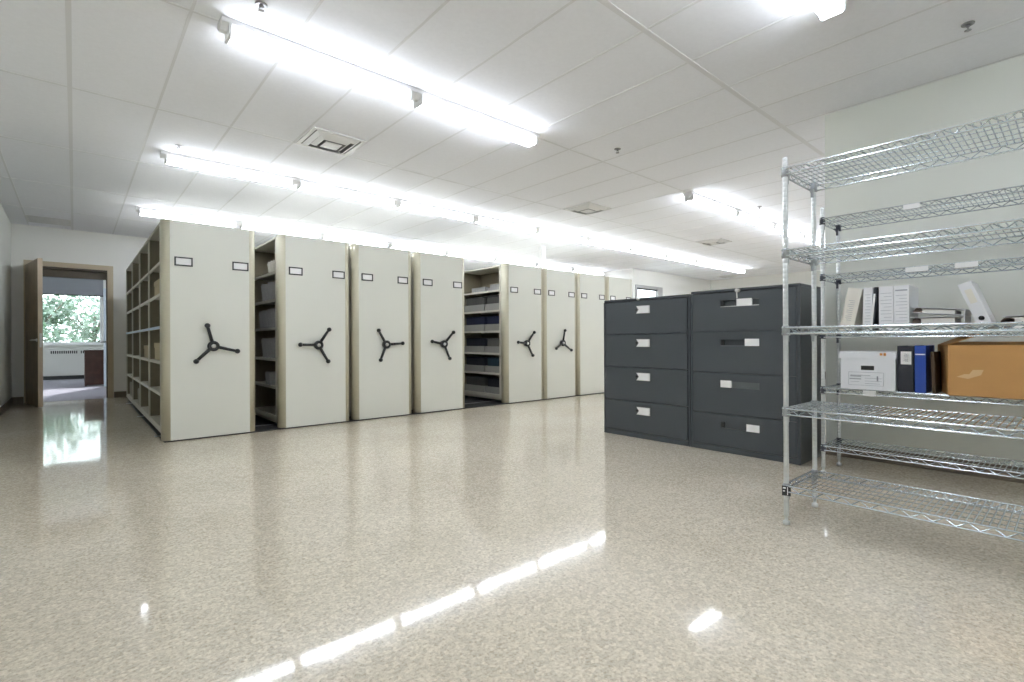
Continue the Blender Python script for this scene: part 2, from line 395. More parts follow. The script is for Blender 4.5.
# ------------------------------------------------------------------ ceiling fittings
LX = 1.235
def make_light():
    t = thing('fluorescent_light', '', 'ceiling light')
    prof = [(-0.055, H-0.001), (-0.055, H-0.030), (-0.018, H-0.062), (0.018, H-0.062), (0.055, H-0.030), (0.055, H-0.001)]
    b = MB(); b.prism(prof, 0.0, LX-0.004, 'x'); b.done('housing', 'fixture', t)
    for y in (-0.038, 0.038):
        b = MB(); b.tube((0.050, y, H-0.084), (LX-0.054, y, H-0.084), 0.0135, 10); b.done('tube', 'tube', t)
    for x in (0.036, LX-0.054):
        b = MB(); b.prism([(-0.058, H-0.02), (-0.058, H-0.088), (-0.045, H-0.100), (0.045, H-0.100), (0.058, H-0.088), (0.058, H-0.02)], x, x+0.014, 'x'); b.done('lamp_holder', 'fixture', t)
    return t
ORD = ['first','second','third','fourth','fifth','sixth','seventh','eighth','ninth','tenth','eleventh','twelfth','thirteenth','fourteenth']
first_light = [None]
def light_row(x0, y, n, where, group):
    for i in range(n):
        if first_light[0] is None: o = first_light[0] = make_light()
        else: o = copy_tree(first_light[0])
        o.location = (x0 + LX*i, y, 0)
        o['label'] = f'white fluorescent light, {ORD[i]} from left in the {where}'
        o['group'] = group
light_row(0.62, 3.20, 2, 'short row before the ceiling vent', 'lights over the open floor')
light_row(0.62, 5.78, 10, 'long row over the shelving fronts', 'lights over the shelving fronts')
light_row(0.62, 8.36, 8, 'row over the mobile shelving middles', 'lights over the mobile shelving')
light_row(5.66, 3.20, 4, 'row above the wire shelf posts', 'lights past the file cabinets')
light_row(0.62, 0.88, 2, 'row cut off by the picture top', 'lights at the top edge')
light_row(0.62, -1.70, 3, 'added unseen row behind the viewpoint', 'added unseen lights behind the viewpoint')  # invented row out of view, brightens the right wall and near floor
for i, (x, y, l) in enumerate(((-1.15, 12.2, 'added unseen fluorescent light at the left of the office ceiling'), (1.15, 14.6, 'added unseen fluorescent light at the right of the office ceiling'))):
    o = copy_tree(first_light[0]); o.location = (x, y, 0); o.rotation_euler = (0, 0, PI/2); o['label'] = l; o['group'] = 'added unseen office lights'  # extra lamps kept out of view, put in to brighten the office

def diffuser(i, x, y, label):
    t = thing('ceiling_vent', label, 'vent', (x, y, H), group='square ceiling vents')
    w, dpt = 0.47, 0.46
    b = MB()
    b.box(0, w, 0, 0.03, -0.012, -0.002); b.box(0, w, dpt-0.03, dpt, -0.012, -0.002); b.box(0, 0.03, 0.03, dpt-0.03, -0.012, -0.002); b.box(w-0.03, w, 0.03, dpt-0.03, -0.012, -0.002)
    b.done('vent_frame', 'alum', t)
    MB().box(0.03, w-0.03, 0.03, dpt-0.03, -0.006, -0.001).done('throat', 'ventdark', t)
    cx, cy = w/2, dpt/2
    for k, (r0, r1, z0, z1) in enumerate(((0.19, 0.155, -0.010, -0.034), (0.135, 0.10, -0.016, -0.040), (0.075, 0.0, -0.022, -0.044))):
        b = MB()
        if k < 2:
            th = 0.002
            for a in range(4):
                m = Matrix.Rotation(a*PI/2, 3, 'Z')
                def P(x, y, z): v = m @ Vector((x, y, 0)); return (cx+v.x, cy+v.y, z)
                b.hexa([P(-r0,-r0,z0), P(r0,-r0,z0), P(r1,-r1,z1), P(-r1,-r1,z1)], [P(-r0,-r0,z0+th), P(r0,-r0,z0+th), P(r1,-r1,z1+th), P(-r1,-r1,z1+th)])
        else:
            b.box(cx-r0, cx+r0, cy-r0, cy+r0, z1, z1+0.006, bev=0.003)
        b.done('louvre_cone', 'alum', t)
    return t
diffuser(0, 1.523, 4.265, 'square silver ceiling vent between the two nearest light rows, left of centre')
diffuser(1, 5.08, 4.265, 'square silver ceiling vent above the middle shelving units')
diffuser(2, 8.635, 4.265, 'square silver ceiling vent above the right file cabinet')
diffuser(3, 13.72, 6.42, 'square silver ceiling vent at the far right corner of the room')
t = thing('return_grille', 'flat grey ceiling grille above the open doorway', 'vent', (-0.525, 9.86, H))
b = MB(); b.box(0, 0.49, 0, 0.025, -0.010, -0.002); b.box(0, 0.49, 0.475, 0.50, -0.010, -0.002); b.box(0, 0.025, 0.025, 0.475, -0.010, -0.002); b.box(0.465, 0.49, 0.025, 0.475, -0.010, -0.002); b.done('grille_frame', 'alum', t)
b = MB()
for i in range(16): b.box(0.025, 0.465, 0.03+i*0.028, 0.03+i*0.028+0.016, -0.008, -0.004)
b.done('slats', 'alum', t)
MB().box(0.025, 0.465, 0.025, 0.475, -0.003, -0.001).done('throat', 'ventdark', t)

M['dull'] = mat('dull_chrome', (0.30, 0.30, 0.31), 0.4, metal=0.8)
def sprinkler(x, y, label):
    t = thing('sprinkler_head', label, 'sprinkler', (x, y, H), group='ceiling sprinklers'); t.scale = (0.75, 0.75, 0.62)
    b = MB(); b.lathe([(0.042, -0.001), (0.040, -0.008), (0.018, -0.012), (0.018, -0.003)], n=18); b.done('escutcheon', 'dull', t)
    b = MB(); b.lathe([(0.012, -0.006), (0.012, -0.03), (0.007, -0.034)], n=10)
    b.path([(0.010,0,-0.028), (0.017,0,-0.042), (0.006,0,-0.060)], 0.0035); b.path([(-0.010,0,-0.028), (-0.017,0,-0.042), (-0.006,0,-0.060)], 0.0035)
    b.done('nozzle', 'dull', t)
    b = MB(); b.lathe([(0.022, -0.060), (0.022, -0.063), (0.004, -0.065)], n=14); b.done('deflector', 'dull', t)
sprinkler(0.762, 2.91, 'chrome sprinkler head behind the left end of the nearest light row')
sprinkler(3.88, 0.44, 'chrome sprinkler head high above the wire shelving')
sprinkler(3.88, 2.91, 'small chrome sprinkler head on the plain ceiling right of the nearest light row')
sprinkler(7.02, 2.91, 'chrome sprinkler head beside the light row past the file cabinets')
sprinkler(0.73, 5.5, 'chrome sprinkler head at the left end of the long light row')

# ------------------------------------------------------------------ mobile shelving
UW, PY = 0.775, 5.572
SZ = [0.13, 0.445, 0.745, 1.08, 1.39, 1.69]
BY = [0.11, 1.11, 2.13, 3.17, 4.20]         # bay boundaries in unit depth
def make_unit():
    t = thing('mobile_shelving_unit', '', 'shelving unit')
    r = 0.062
    prof = []
    for k in range(9): a = PI + k*PI/16; prof.append((r + r*math.cos(a), r + r*math.sin(a)))
    for k in range(9): a = 1.5*PI + k*PI/16; prof.append((UW-r + r*math.cos(a), r + r*math.sin(a)))
    prof += [(UW, 0.10), (0, 0.10)]
    b = MB(); b.prism(prof, 0.014, 2.06, mi=0)
    b.bm.faces.ensure_lookup_table()
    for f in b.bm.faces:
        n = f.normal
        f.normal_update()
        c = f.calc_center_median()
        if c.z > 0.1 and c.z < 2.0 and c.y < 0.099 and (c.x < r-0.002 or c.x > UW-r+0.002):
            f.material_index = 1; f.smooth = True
    b.done('end_panel', ['cream', 'beige'], t)
    b = MB(); b.box(0.02, UW-0.02, 0.10, 4.20, 0.045, 0.115, bev=0.004); b.box(0.0, UW, 0.10, 4.20, 0.085, 0.112)
    b.done('carriage_base', 'shelf', t)
    b = MB()
    for y in (0.35, 2.1, 3.85):
        for x in (0.12, UW-0.12): b.lathe([(0.032, y-0.012), (0.032, y+0.012)], (x, 0, 0.046), 14, 'y')
    b.done('wheels', 'rail', t)
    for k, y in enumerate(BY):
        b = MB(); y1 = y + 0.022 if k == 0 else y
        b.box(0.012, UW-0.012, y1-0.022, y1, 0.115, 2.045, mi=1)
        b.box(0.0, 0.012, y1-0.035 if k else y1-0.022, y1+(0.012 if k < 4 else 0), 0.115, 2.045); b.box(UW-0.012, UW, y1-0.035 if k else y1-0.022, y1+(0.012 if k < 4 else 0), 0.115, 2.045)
        b.done('upright_panel', ['shelf', 'tan_shaded'], t)
    b = MB(); b.box(UW/2-0.003, UW/2+0.003, BY[0]+0.022, BY[-1]-0.022, 0.13, 2.03); b.done('divider_panel', 'tan_shaded', t)
    for j in range(4):
        y0 = BY[j] + (0.036 if j == 0 else 0.014); y1 = BY[j+1]-0.036
        for z in SZ:
            for x0, x1 in ((0.004, UW/2-0.004), (UW/2+0.004, UW-0.004)):
                b = MB(); b.box(x0, x1, y0, y1, z-0.004, z)
                b.box(x0, x0+0.014, y0, y1, z-0.028, z-0.004); b.box(x1-0.014, x1, y0, y1, z-0.028, z-0.004)
                b.done('shelf', 'shelf', t)
    b = MB(); b.box(0.0, UW, BY[0], BY[-1], 2.03, 2.05); b.done('canopy_top', 'shelf', t)
    for x in (0.166, 0.634):
        b = MB()
        b.box(x-0.071, x+0.071, -0.008, -0.0005, 1.640, 1.652); b.box(x-0.071, x+0.071, -0.008, -0.0005, 1.712, 1.724)
        b.box(x-0.071, x-0.059, -0.008, -0.0005, 1.652, 1.712); b.box(x+0.059, x+0.071, -0.008, -0.0005, 1.652, 1.712)
        h = b.done('label_holder', 'black', t)
        MB().box(x-0.059, x+0.059, -0.004, -0.0005, 1.652, 1.712).done('card', 'card', h)
    return t
def make_handle(t, base):
    b = MB()
    b.lathe([(0.045, 0.0), (0.045, -0.02), (0.050, -0.026), (0.050, -0.046), (0.040, -0.052), (0.030, -0.050), (0.026, -0.044), (0.004, -0.044)], (0, 0, 0), 22, 'y')
    h = b.done('handle', 'black', t, loc=(0.396, 0, 0.887))
    b = MB(); b.lathe([(0.020, -0.044), (0.018, -0.054), (0.004, -0.057)], (0,0,0), 14, 'y'); b.done('hub_cap', 'silver', h)
    for a in (base, base+120, base+240):
        c, s = math.cos(R(a)), math.sin(R(a))
        b = MB()
        b.tube((0.035*c, -0.032, 0.035*s), (0.185*c, -0.052, 0.185*s), 0.0165, 10, 0.014)
        b.tube((0.185*c, -0.052, 0.185*s), (0.205*c, -0.058, 0.205*s), 0.015, 10, 0.018)
        b.lathe([(0.012, -0.044), (0.023, -0.051), (0.024, -0.066), (0.014, -0.082), (0.004, -0.086)], (0.203*c, 0, 0.203*s), 12, 'y')
        b.done('spoke', 'black', h)
UX = [0.603, 1.623, 2.436, 3.261, 4.742, 5.538, 6.323, 7.104]
UL = ['cream mobile shelving unit nearest the doorway, its left side showing four open bays',
      'cream mobile shelving unit right of the doorway end unit, grey folders showing at its left',
      'cream mobile shelving unit, third from the doorway, closed tight between its neighbours',
      'cream mobile shelving unit just left of the wide open aisle',
      'cream mobile shelving unit just right of the wide open aisle, grey trays on its shelves',
      'cream mobile shelving unit, rightmost of those with a three-spoke handle',
      'cream mobile shelving unit without a handle, beside the left file cabinet',
      'cream mobile shelving unit mostly hidden behind the left file cabinet']
proto = make_unit()
roots = [proto] + [copy_tree(proto) for _ in range(7)]
for o, x, l in zip(roots, UX, UL):
    o.location = (x, PY, 0.0); o.scale = (1.024, 1, 1) if x == 4.742 else (1.028, 1, 1) if x == 0.603 else (1, 1, 1); o['label'] = l; o['group'] = 'mobile shelving units'
for o, a in zip(roots, (105, 58, 4, 50, 55, 85)): make_handle(o, a)
tag(MB().box(0.62, 7.95, 5.588, 9.82, 0.0, 0.008).done('track_deck', 'deck'), 'dark low track deck under the cream mobile shelving', 'track deck')
for k, y in enumerate((5.95, 7.70, 9.45)):
    b = MB(); b.box(0.58, 7.93, y-0.03, y-0.006, 0.0082, 0.0112); b.box(0.58, 7.93, y+0.006, y+0.03, 0.0082, 0.0112)
    o = b.done('floor_rail', 'rail')
    tag(o, ['steel floor rail crossing the aisles behind the shelving fronts', 'steel floor rail halfway back under the mobile shelving', 'steel floor rail at the back of the mobile shelving'][k], 'rail', 'floor rails under the shelving')

tag(MB().box(6.73, 6.82, 6.82, 6.91, 2.052, H).done('riser_duct', 'fixture'), 'white square riser standing on the shelving tops up to the ceiling', 'duct')

# loose contents -----------------------------------------------------
LEVEL = {0: 'bottom', 1: 'second lowest', 2: 'third lowest', 3: 'eye-level', 4: 'second highest', 5: 'top'}
def upright(name, w, h, dpt, m, label, cat, loc, lean=0.0, group=None, yaw=0.0):
    """sheet folder or slim file standing on a shelf: a folded board with papers inside"""
    t = thing(name, label, cat, loc, (R(lean), 0, R(yaw)), group)
    b = MB(); b.box(0, dpt, 0, 0.003, 0, h); b.box(0, dpt, w-0.003, w, 0, h*0.96); b.box(0, dpt, 0.003, w-0.003, 0, 0.003)
    b.done('cover', m, t)
    b = MB(); b.box(0.008, dpt-0.008, 0.004, w-0.004, 0.004, h*0.90); b.done('papers', 'paper', t)
    return t
# second unit: leaning grey folders seen through the narrow gap
q = random.Random(3)
for lv, n, hh in ((4, 5, 0.22), (3, 6, 0.22), (2, 5, 0.24), (1, 4, 0.15)):
    y = PY + 0.20
    for i in range(n):
        upright('file_folder', 0.035, hh*q.uniform(0.9, 1.05), 0.28, 'folder', f'grey file folder, {ORD[i]} from the aisle on the {LEVEL[lv]} shelf of the second unit', 'folder',
                (UX[1]+0.02, y, SZ[lv]+0.001), lean=(q.uniform(-22, -14) if i else -16), group='grey folders in the second unit')
        y += 0.115
for i in range(3):
    upright('file_folder', 0.03, 0.15, 0.22, 'folderlight', f'pale folder, {ORD[i]} from the aisle on the top shelf of the second unit', 'folder',
            (UX[1]+0.02, PY+0.22+0.10*i, SZ[5]+0.001), lean=-25, group='pale folders in the second unit')
# fifth unit: low trays with dark files behind
def tray(x, y0, y1, z, label, m='navy'):
    t = thing('file_tray', label, 'tray', (x, y0, z), group='grey trays in the unit right of the aisle')
    l = y1-y0; hh = 0.10
    b = MB(); b.box(0, 0.006, 0, l, 0, hh); b.box(0.29, 0.296, 0, l, 0, hh); b.box(0.006, 0.29, 0, 0.006, 0, hh); b.box(0.006, 0.29, l-0.006, l, 0, hh); b.box(0.006, 0.29, 0.006, l-0.006, 0, 0.004)
    b.done('tray_body', 'tray', t)
    b = MB(); n = int((l-0.03)/0.02)
    for i in range(n): b.box(0.02, 0.27, 0.015+0.02*i, 0.031+0.02*i, 0.006, 0.20+0.012*((i*7) % 3))
    b.done('hanging_files', m, t)
for lv in (0, 1, 2, 3, 4):
    z = SZ[lv] + 0.001; x = UX[4] + 0.018
    tray(x, PY+0.16, PY+0.50, z, f'grey file tray nearer the aisle front on the {LEVEL[lv]} shelf of the fifth unit', ('blackbinder', 'navyteal', 'darkfile', 'navy', 'darkfile')[lv])
    tray(x, PY+0.53, PY+1.06, z, f'grey file tray deeper in on the {LEVEL[lv]} shelf of the fifth unit', ('darkfile', 'blackbinder', 'blackbinder', 'navy', 'darkfile')[lv])
for i, (y, w, hh, m) in enumerate(((0.17, 0.28, 0.045, 'folder'), (0.17, 0.22, 0.05, 'manila'), (0.52, 0.34, 0.07, 'folder'))):
    t = thing('paper_pile', ['pale stack of papers lying on the top shelf of the fifth unit', 'tan stack of papers lying on the pale stack, fifth unit', 'thicker pale stack of papers deeper on the top shelf of the fifth unit'][i], 'papers', (UX[4]+0.03, PY+y, SZ[5]+0.001 + (0.046 if i == 1 else 0)))
    MB().box(0, 0.25, 0, w, 0, hh-0.004).done('sheets', 'folder', t); MB().box(-0.003, 0.254, -0.003, w+0.003, hh-0.004, hh).done('top_cover', m, t)
# first unit: a few things on its open shelves
def carton(name, label, loc, sx, sy, sz, m, lid=True):
    t = thing(name, label, 'box', loc)
    b = MB(); b.box(0, sx, 0, sy, 0, sz, bev=0.003); b.done('carton', m, t)
    if lid: b = MB(); b.box(-0.004, sx+0.004, -0.004, sy+0.004, sz*0.72, sz+0.003, bev=0.002); b.done('lid', m, t)
carton('storage_box', 'tan storage box on the second highest shelf, front bay of the doorway end unit', (UX[0]+0.03, PY+0.35, SZ[4]+0.001), 0.28, 0.5, 0.16, 'manila')
carton('storage_box', 'tan storage box on the third lowest shelf, front bay of the doorway end unit', (UX[0]+0.03, PY+0.25, SZ[2]+0.001), 0.28, 0.6, 0.17, 'manila')
carton('storage_box', 'tan storage box on the third lowest shelf, second bay of the doorway end unit', (UX[0]+0.03, PY+1.30, SZ[2]+0.001), 0.28, 0.6, 0.14, 'manila')
for i, (y, hh) in enumerate(((2.4, 0.2), (2.55, 0.2), (3.35, 0.22), (3.55, 0.18), (3.8, 0.21))):
    upright('file_folder', 0.05, hh, 0.28, 'folderlight', f'pale folder, {ORD[i]} from the front on the bottom shelf of the doorway end unit', 'folder', (UX[0]+0.02, PY+y, SZ[0]+0.001), lean=-12, group='pale folders in the doorway end unit')
o = MB().box(-0.003, -0.0002, BY[0]+0.05, BY[-1]-0.05, 1.052, 1.078).done('edge_strip', 'blueedge', roots[0]); o['label'] = 'pale blue strip along the shelf edge'

# ------------------------------------------------------------------ lateral file cabinets
CX, CD = 4.01, 0.46
def pull_front(b, y0, y1, z0, z1, sy0, sy1, sz0, sz1, th=0.020):
    b.box(0, th, y0, y1, z0, sz0); b.box(0, th, y0, y1, sz1, z1); b.box(0, th, y0, sy0, sz0, sz1); b.box(0, th, sy1, y1, sz0, sz1)
    b.box(th-0.003, th, sy0, sy1, sz0, sz1, mi=1)
def cabinet(Y1, Wd, Ht, splits, label, style):
    t = thing('lateral_file_cabinet', label, 'file cabinet', (CX, Y1, 0), group='charcoal lateral file cabinets')
    b = MB(); b.box(0.022, CD, -Wd, 0, 0.004, Ht-0.022, bev=0.002); b.done('carcass', 'charcoal', t)
    b = MB(); b.box(0.004, CD, -Wd, 0, Ht-0.022, Ht, bev=0.004); b.done('top', 'charcoal', t)
    b = MB(); b.box(0.03, CD-0.03, -Wd+0.02, -0.02, 0.0, 0.004); b.done('plinth', 'char_dark', t)
    b = MB(); b.box(0.0, 0.022, -0.014, 0, 0.002, Ht-0.022); b.box(0.0, 0.022, -Wd, -Wd+(0.014 if style == 'card' else 0.022), 0.002, Ht-0.022); b.box(0.004, 0.022, -Wd+0.022, -0.014, 0.002, 0.045); b.done('front_frame', 'charcoal', t)
    zs = [Ht-0.026] + splits + [0.047]
    ya, yb = -Wd+0.026, -0.018
    for k in range(4):
        z1, z0 = zs[k]-0.003, zs[k+1]+0.003
        if style == 'card':
            b = MB(); b.box(0.0, 0.020, ya, yb, z0, z1, bev=0.003); dr = b.done('drawer', 'charcoal', t)
            zc = z1-0.082; yc = -0.462
            b = MB(); b.prism([(yc+0.074, zc+0.036), (yc+0.048, zc), (yc+0.074, zc-0.036), (yc-0.074, zc-0.036), (yc-0.074, zc+0.036)], -0.006, -0.0005, 'x'); lh = b.done('label_holder', 'silver', dr)
            b = MB(); b.prism([(yc+0.069, zc+0.032), (yc+0.042, zc), (yc+0.069, zc-0.032), (yc-0.070, zc-0.032), (yc-0.070, zc+0.032)], -0.008, -0.0062, 'x'); b.done('card', 'card', lh)
            b = MB(); b.lathe([(0.010, -0.0005), (0.010, -0.010), (0.004, -0.012)], (0, yc+0.072, zc), 10, 'x'); b.done('catch', 'char_dark', dr)
        else:
            zc = z1-0.088; s0, s1 = -0.575, -0.265
            b = MB(); pull_front(b, ya, yb, z0, z1, s0, s1, zc-0.024, zc+0.024); dr = b.done('drawer', ['charcoal', ('slot', 'slot', 'grip', 'charcoal')[k]], t)
            if k != 2:
                MB().box(0.002, 0.016, s1-0.026, s1-0.002, zc-0.022, zc+0.022).done('catch', 'char_dark', dr)
            cy0, cy1 = ((-0.52, -0.40), (-0.575, -0.465), (-0.355, -0.265), (-0.575, -0.475))[k]
            MB().box(-0.004, 0.010, cy0, cy1, zc-0.027, zc+0.030).done('label_holder', 'card', dr)
            MB().box(-0.001, 0.006, s0, s1, zc-0.029, zc-0.024).done('pull_lip', 'silver' if k < 1 else ('charcoal' if k == 3 else 'grip'), dr)
    if style == 'card':
        b = MB(); b.lathe([(0.013, 0.004), (0.013, -0.010), (0.004, -0.012)], (0, -0.41, Ht-0.012), 14, 'x'); b.done('lock', 'silver', t)
    else:
        b = MB(); b.lathe([(0.014, 0.004), (0.014, -0.016), (0.005, -0.018)], (0, -0.415, Ht-0.020), 14, 'x'); b.done('lock', 'silver', t)
        b = MB(); b.tube((-0.017, -0.415, Ht-0.020), (-0.034, -0.415, Ht-0.020), 0.004, 6)
        b.lathe([(0.014, -0.036), (0.014, -0.033)], (0, -0.415, Ht-0.020), 12, 'x')
        b.prism([(-0.420, Ht-0.028), (-0.412, Ht-0.028), (-0.414, Ht-0.085), (-0.424, Ht-0.083)], -0.036, -0.033, 'x')
        b.done('key', 'silver', t)
    return t
cabinet(3.185, 0.935, 1.325, [0.985, 0.668, 0.345], 'charcoal four-drawer file cabinet beside the cream shelving, small white notched card on each drawer', 'card')
cabinet(2.243, 0.868, 1.342, [0.995, 0.655, 0.318], 'charcoal four-drawer file cabinet with recessed pulls and keys, partly behind the wire shelving', 'pull')

# ------------------------------------------------------------------ chrome wire shelving
def wire_shelf(w, L, step=0.0228):
    b = MB(); e = 0.012; dz = 0.034
    x0, x1, y0, y1 = -e, w+e, -L-e, e
    n = int((y1-y0-0.02)/step)
    for i in range(n+1):
        y = y1-0.01-(y1-y0-0.02)*i/n
        b.tube((x0, y, -0.002), (x1, y, -0.002), 0.0027, 4, caps=False)
    for x in (x0, x1):
        b.tube((x, y0, -0.005), (x, y1, -0.005), 0.0042, 6); b.tube((x, y0, -dz), (x, y1, -dz), 0.0042, 6)
        m = int((y1-y0)/0.036); pts = [(x, y1-(y1-y0)*i/m, (-0.007 if i % 2 else -dz+0.002)) for i in range(m+1)]
        b.path(pts, 0.0024, 4)
    for y in (y0, y1):
        b.tube((x0, y, -0.005), (x1, y, -0.005), 0.0042, 6); b.tube((x0, y, -dz), (x1, y, -dz), 0.0042, 6)
        m = int((x1-x0)/0.036); b.path([(x0+(x1-x0)*i/m, y, (-0.007 if i % 2 else -dz+0.002)) for i in range(m+1)], 0.0024, 4)
    for fx in ((1/3, 2/3) if w > 0.38 else (0.5,)):
        x = x0+(x1-x0)*fx
        b.tube((x, y0, -0.006), (x, y1, -0.006), 0.0026, 5); b.tube((x, y0, -0.026), (x, y1, -0.026), 0.0026, 5)
    return b
def wire_unit(X, Y, w, L, levels, label, sleeve):
    t = thing('wire_shelving_unit', label, 'wire shelving', (X, Y, 0), group='chrome wire shelving')
    pr = [(0.0085, 0.0), (0.016, 0.004), (0.016, 0.02), (0.008, 0.024), (0.008, 0.045), (0.0120, 0.046)]
    z = 0.06
    while z < 1.82:
        pr += [(0.0120, z), (0.0115, z+0.001), (0.0115, z+0.002), (0.0120, z+0.003)]; z += 0.0254
    pr += [(0.0120, 1.828), (0.010, 1.835)]
    pm = None
    for x, y in ((0, 0), (w, 0), (0, -L), (w, -L)):
        if pm is None:
            b = MB(); b.lathe(pr, n=10); p = pm = b.done('post', 'post', t)
        else:
            p = pm.copy(); C.objects.link(p)
        p.location = (x, y, 0)
    s = wire_shelf(w, L).done('wire_shelf', 'chrome', t)
    b = MB(); b.lathe([(0.0130, 0.006), (0.0160, 0.002), (0.0185, -0.042), (0.0130, -0.044)], n=12)
    b.box(0.016, 0.030, -0.006, 0.006, -0.075, -0.036); b.box(0.010, 0.034, -0.009, 0.009, -0.044, -0.034)
    sm = b.done('corner_sleeve', sleeve, s)
    for x, y, rz in ((w, 0, PI), (0, -L, 0), (w, -L, PI)):
        c = sm.copy(); C.objects.link(c); c.location = (x, y, 0); c.rotation_euler = (0, 0, rz)
    out = []
    for k, z in enumerate(levels):
        o = s if k == 0 else copy_tree(s, t)
        o.location = (0, 0, z); out.append(o)
    return t, out
A, sa = wire_unit(2.678, 0.985, 0.40, 1.50, [1.782, 1.376, 0.990, 0.586, 0.203], 'chrome wire shelving unit nearest, five empty wire shelves', 'sleeve')
Bu, sb = wire_unit(3.885, 1.19, 0.335, 1.72, [1.760, 1.372, 0.975, 0.598, 0.200], 'chrome wire shelving unit against the grey-green wall, holding binders and boxes', 'sleeve_dark')
b = MB(); b.box(-0.031, 0.031, -0.024, -0.020, -0.060, 0.0); b.box(-0.030, 0.03, -0.02, -0.016, -0.058, -0.05)
pl = b.done('name_plate', 'black', sa[4], loc=(0, 0, -0.005), rot=(0, 0, R(-70))); pl.scale = (0.62, 0.8, 0.8); pl['label'] = 'small black plate with white marks'
b = MB(); b.box(-0.024, -0.004, -0.0255, -0.0242, -0.016, -0.008); b.box(0.006, 0.011, -0.0255, -0.0242, -0.055, -0.005); b.box(-0.024, -0.010, -0.0255, -0.0242, -0.034, -0.028); b.done('plate_marks', 'card', pl)
def edge_label(sh, y0, y1, z0=-0.034, z1=-0.004):
    o = MB().box(-0.018, -0.0165, y0, y1, z0, z1).done('paper_label', 'card', sh); o['label'] = 'white paper label on the shelf edge'
Y2 = 1.19
edge_label(sb[0], 0.66-Y2, 0.74-Y2); edge_label(sb[1], 0.62-Y2, 0.73-Y2); edge_label(sb[1], 0.40-Y2, 0.50-Y2); edge_label(sb[3], 0.885-Y2, 0.955-Y2, -0.04, -0.004)

# ------------------------------------------------------------------ things on the wire shelves
XF = 3.875
def binder(name, label, Y, w, z, h=0.285, dpt=0.265, lean=0.0, m='whitebinder', extra=None, group=None):
    """standing ring binder, spine towards the aisle; Y = its lowest bottom edge"""
    t = thing(name, label, 'binder', (XF, Y, z), (R(lean), 0, 0), group)
    a, c = (0, w) if lean >= 0 else (-w, 0)
    b = MB(); b.box(0, 0.003, a, c, 0, h, bev=0.0008); b.box(0.003, dpt, a, a+0.003, 0, h); b.box(0.003, dpt, c-0.003, c, 0, h); b.done('cover', m, t)
    b = MB(); b.box(0.012, dpt-0.012, a+0.005, c-0.005, 0.004, h-0.012); b.done('pages', 'paper', t)
    for kind, y0, y1, z0, z1, mm in (extra or ()):
        yy0, yy1 = a+(c-a)*y0, a+(c-a)*y1
        if kind == 'ring':
            b = MB(); b.lathe([(0.013, 0.0), (0.013, -0.002), (0.008, -0.002), (0.008, 0.0)], (0, (yy0+yy1)/2, z0*h), 16, 'x'); b.done('finger_ring', mm, t)
        elif kind == 'lines':
            b = MB(); n = 11
            for i in range(n):
                zz = z0*h+(z1-z0)*h*i/n
                b.box(-0.0012, -0.0002, yy0, yy1 if i % 3 else yy0+(yy1-yy0)*0.7, zz, zz+0.0022)
            b.done('printed_lines', mm, t)
        else:
            MB().box(-0.0012, -0.0002, yy0, yy1, z0*h, z1*h).done('spine_label', mm, t)
    return t
S3, S4 = 0.9755, 0.5985
binder('ring_binder', 'cream binder leaning right at the left end of the middle shelf', 1.013, 0.080, S3, lean=11.5, m='creambinder', extra=[('lines', 0.3, 0.75, 0.25, 0.75, 'ink')])
binder('ring_binder', 'narrow white binder upright right of the leaning cream binder', 0.906, 0.050, S3, lean=1.0, extra=[('lines', 0.2, 0.8, 0.15, 0.9, 'ink')])
binder('ring_binder', 'thin dark-backed binder leaning on the wide white binders', 0.896, 0.021, S3, lean=5.0, m='blackbinder', extra=[('label', 0.45, 1.0, 0.02, 0.85, 'card')])
binder('ring_binder', 'wide white binder with printed spine, left of the touching pair', 0.792, 0.076, S3, extra=[('lines', 0.12, 0.88, 0.08, 0.92, 'ink')])
binder('ring_binder', 'wide white binder with printed spine, right of the touching pair', 0.714, 0.076, S3, extra=[('lines', 0.12, 0.88, 0.08, 0.85, 'ink'), ('label', 0.1, 0.9, 0.88, 0.91, 'ink')])
binder('ring_binder', 'white binder leaning left with a finger ring on its spine', 0.395, 0.062, S3, h=0.28, lean=-19.5, extra=[('ring', 0.45, 0.55, 0.22, 0, 'black'), ('label', 0.25, 0.75, 0.55, 0.85, 'creambinder')])
def lying(label, Y0, L, z, hh, tilt=0.0, loc_dz=0.0, x=0.0):
    t = thing('ring_binder', label, 'binder', (XF+x, Y0, z), (R(tilt), 0, 0), 'binders lying flat')
    b = MB(); b.box(0, 0.25, -L, 0, 0, 0.003); b.box(0, 0.25, -L, 0, hh-0.003, hh); b.box(0.0, 0.25, -L, -L+0.003, 0.003, hh-0.003); b.done('cover', 'whitebinder', t)
    b = MB(); b.box(0.012, 0.24, -L+0.045, -0.05, 0.004, hh-0.010); b.done('pages', 'paper', t)
    b = MB()
    for yy in (-0.028, -0.016): b.lathe([(hh*0.36, 0.03), (hh*0.36, 0.034), (hh*0.28, 0.034), (hh*0.28, 0.03)], (0, yy-0.004, hh/2), 14, 'x')
    b.box(0.004, 0.24, -0.044, -0.006, 0.003, 0.010); b.box(0.02, 0.05, -0.040, -0.008, 0.01, hh*0.55); b.done('ring_metal', 'brown', t)
lying('white binder lying flat at the bottom of the stack of three', 0.705, 0.25, S3, 0.042)
lying('white binder lying flat in the middle of the stack of three', 0.708, 0.25, S3+0.043, 0.042, x=0.004)
lying('white binder lying tilted on top of the stack of three', 0.702, 0.245, S3+0.113, 0.036, tilt=6.0, x=0.002)
lying('white binder lying flat alone right of the leaning ringed binder', 0.305, 0.26, S3, 0.078)

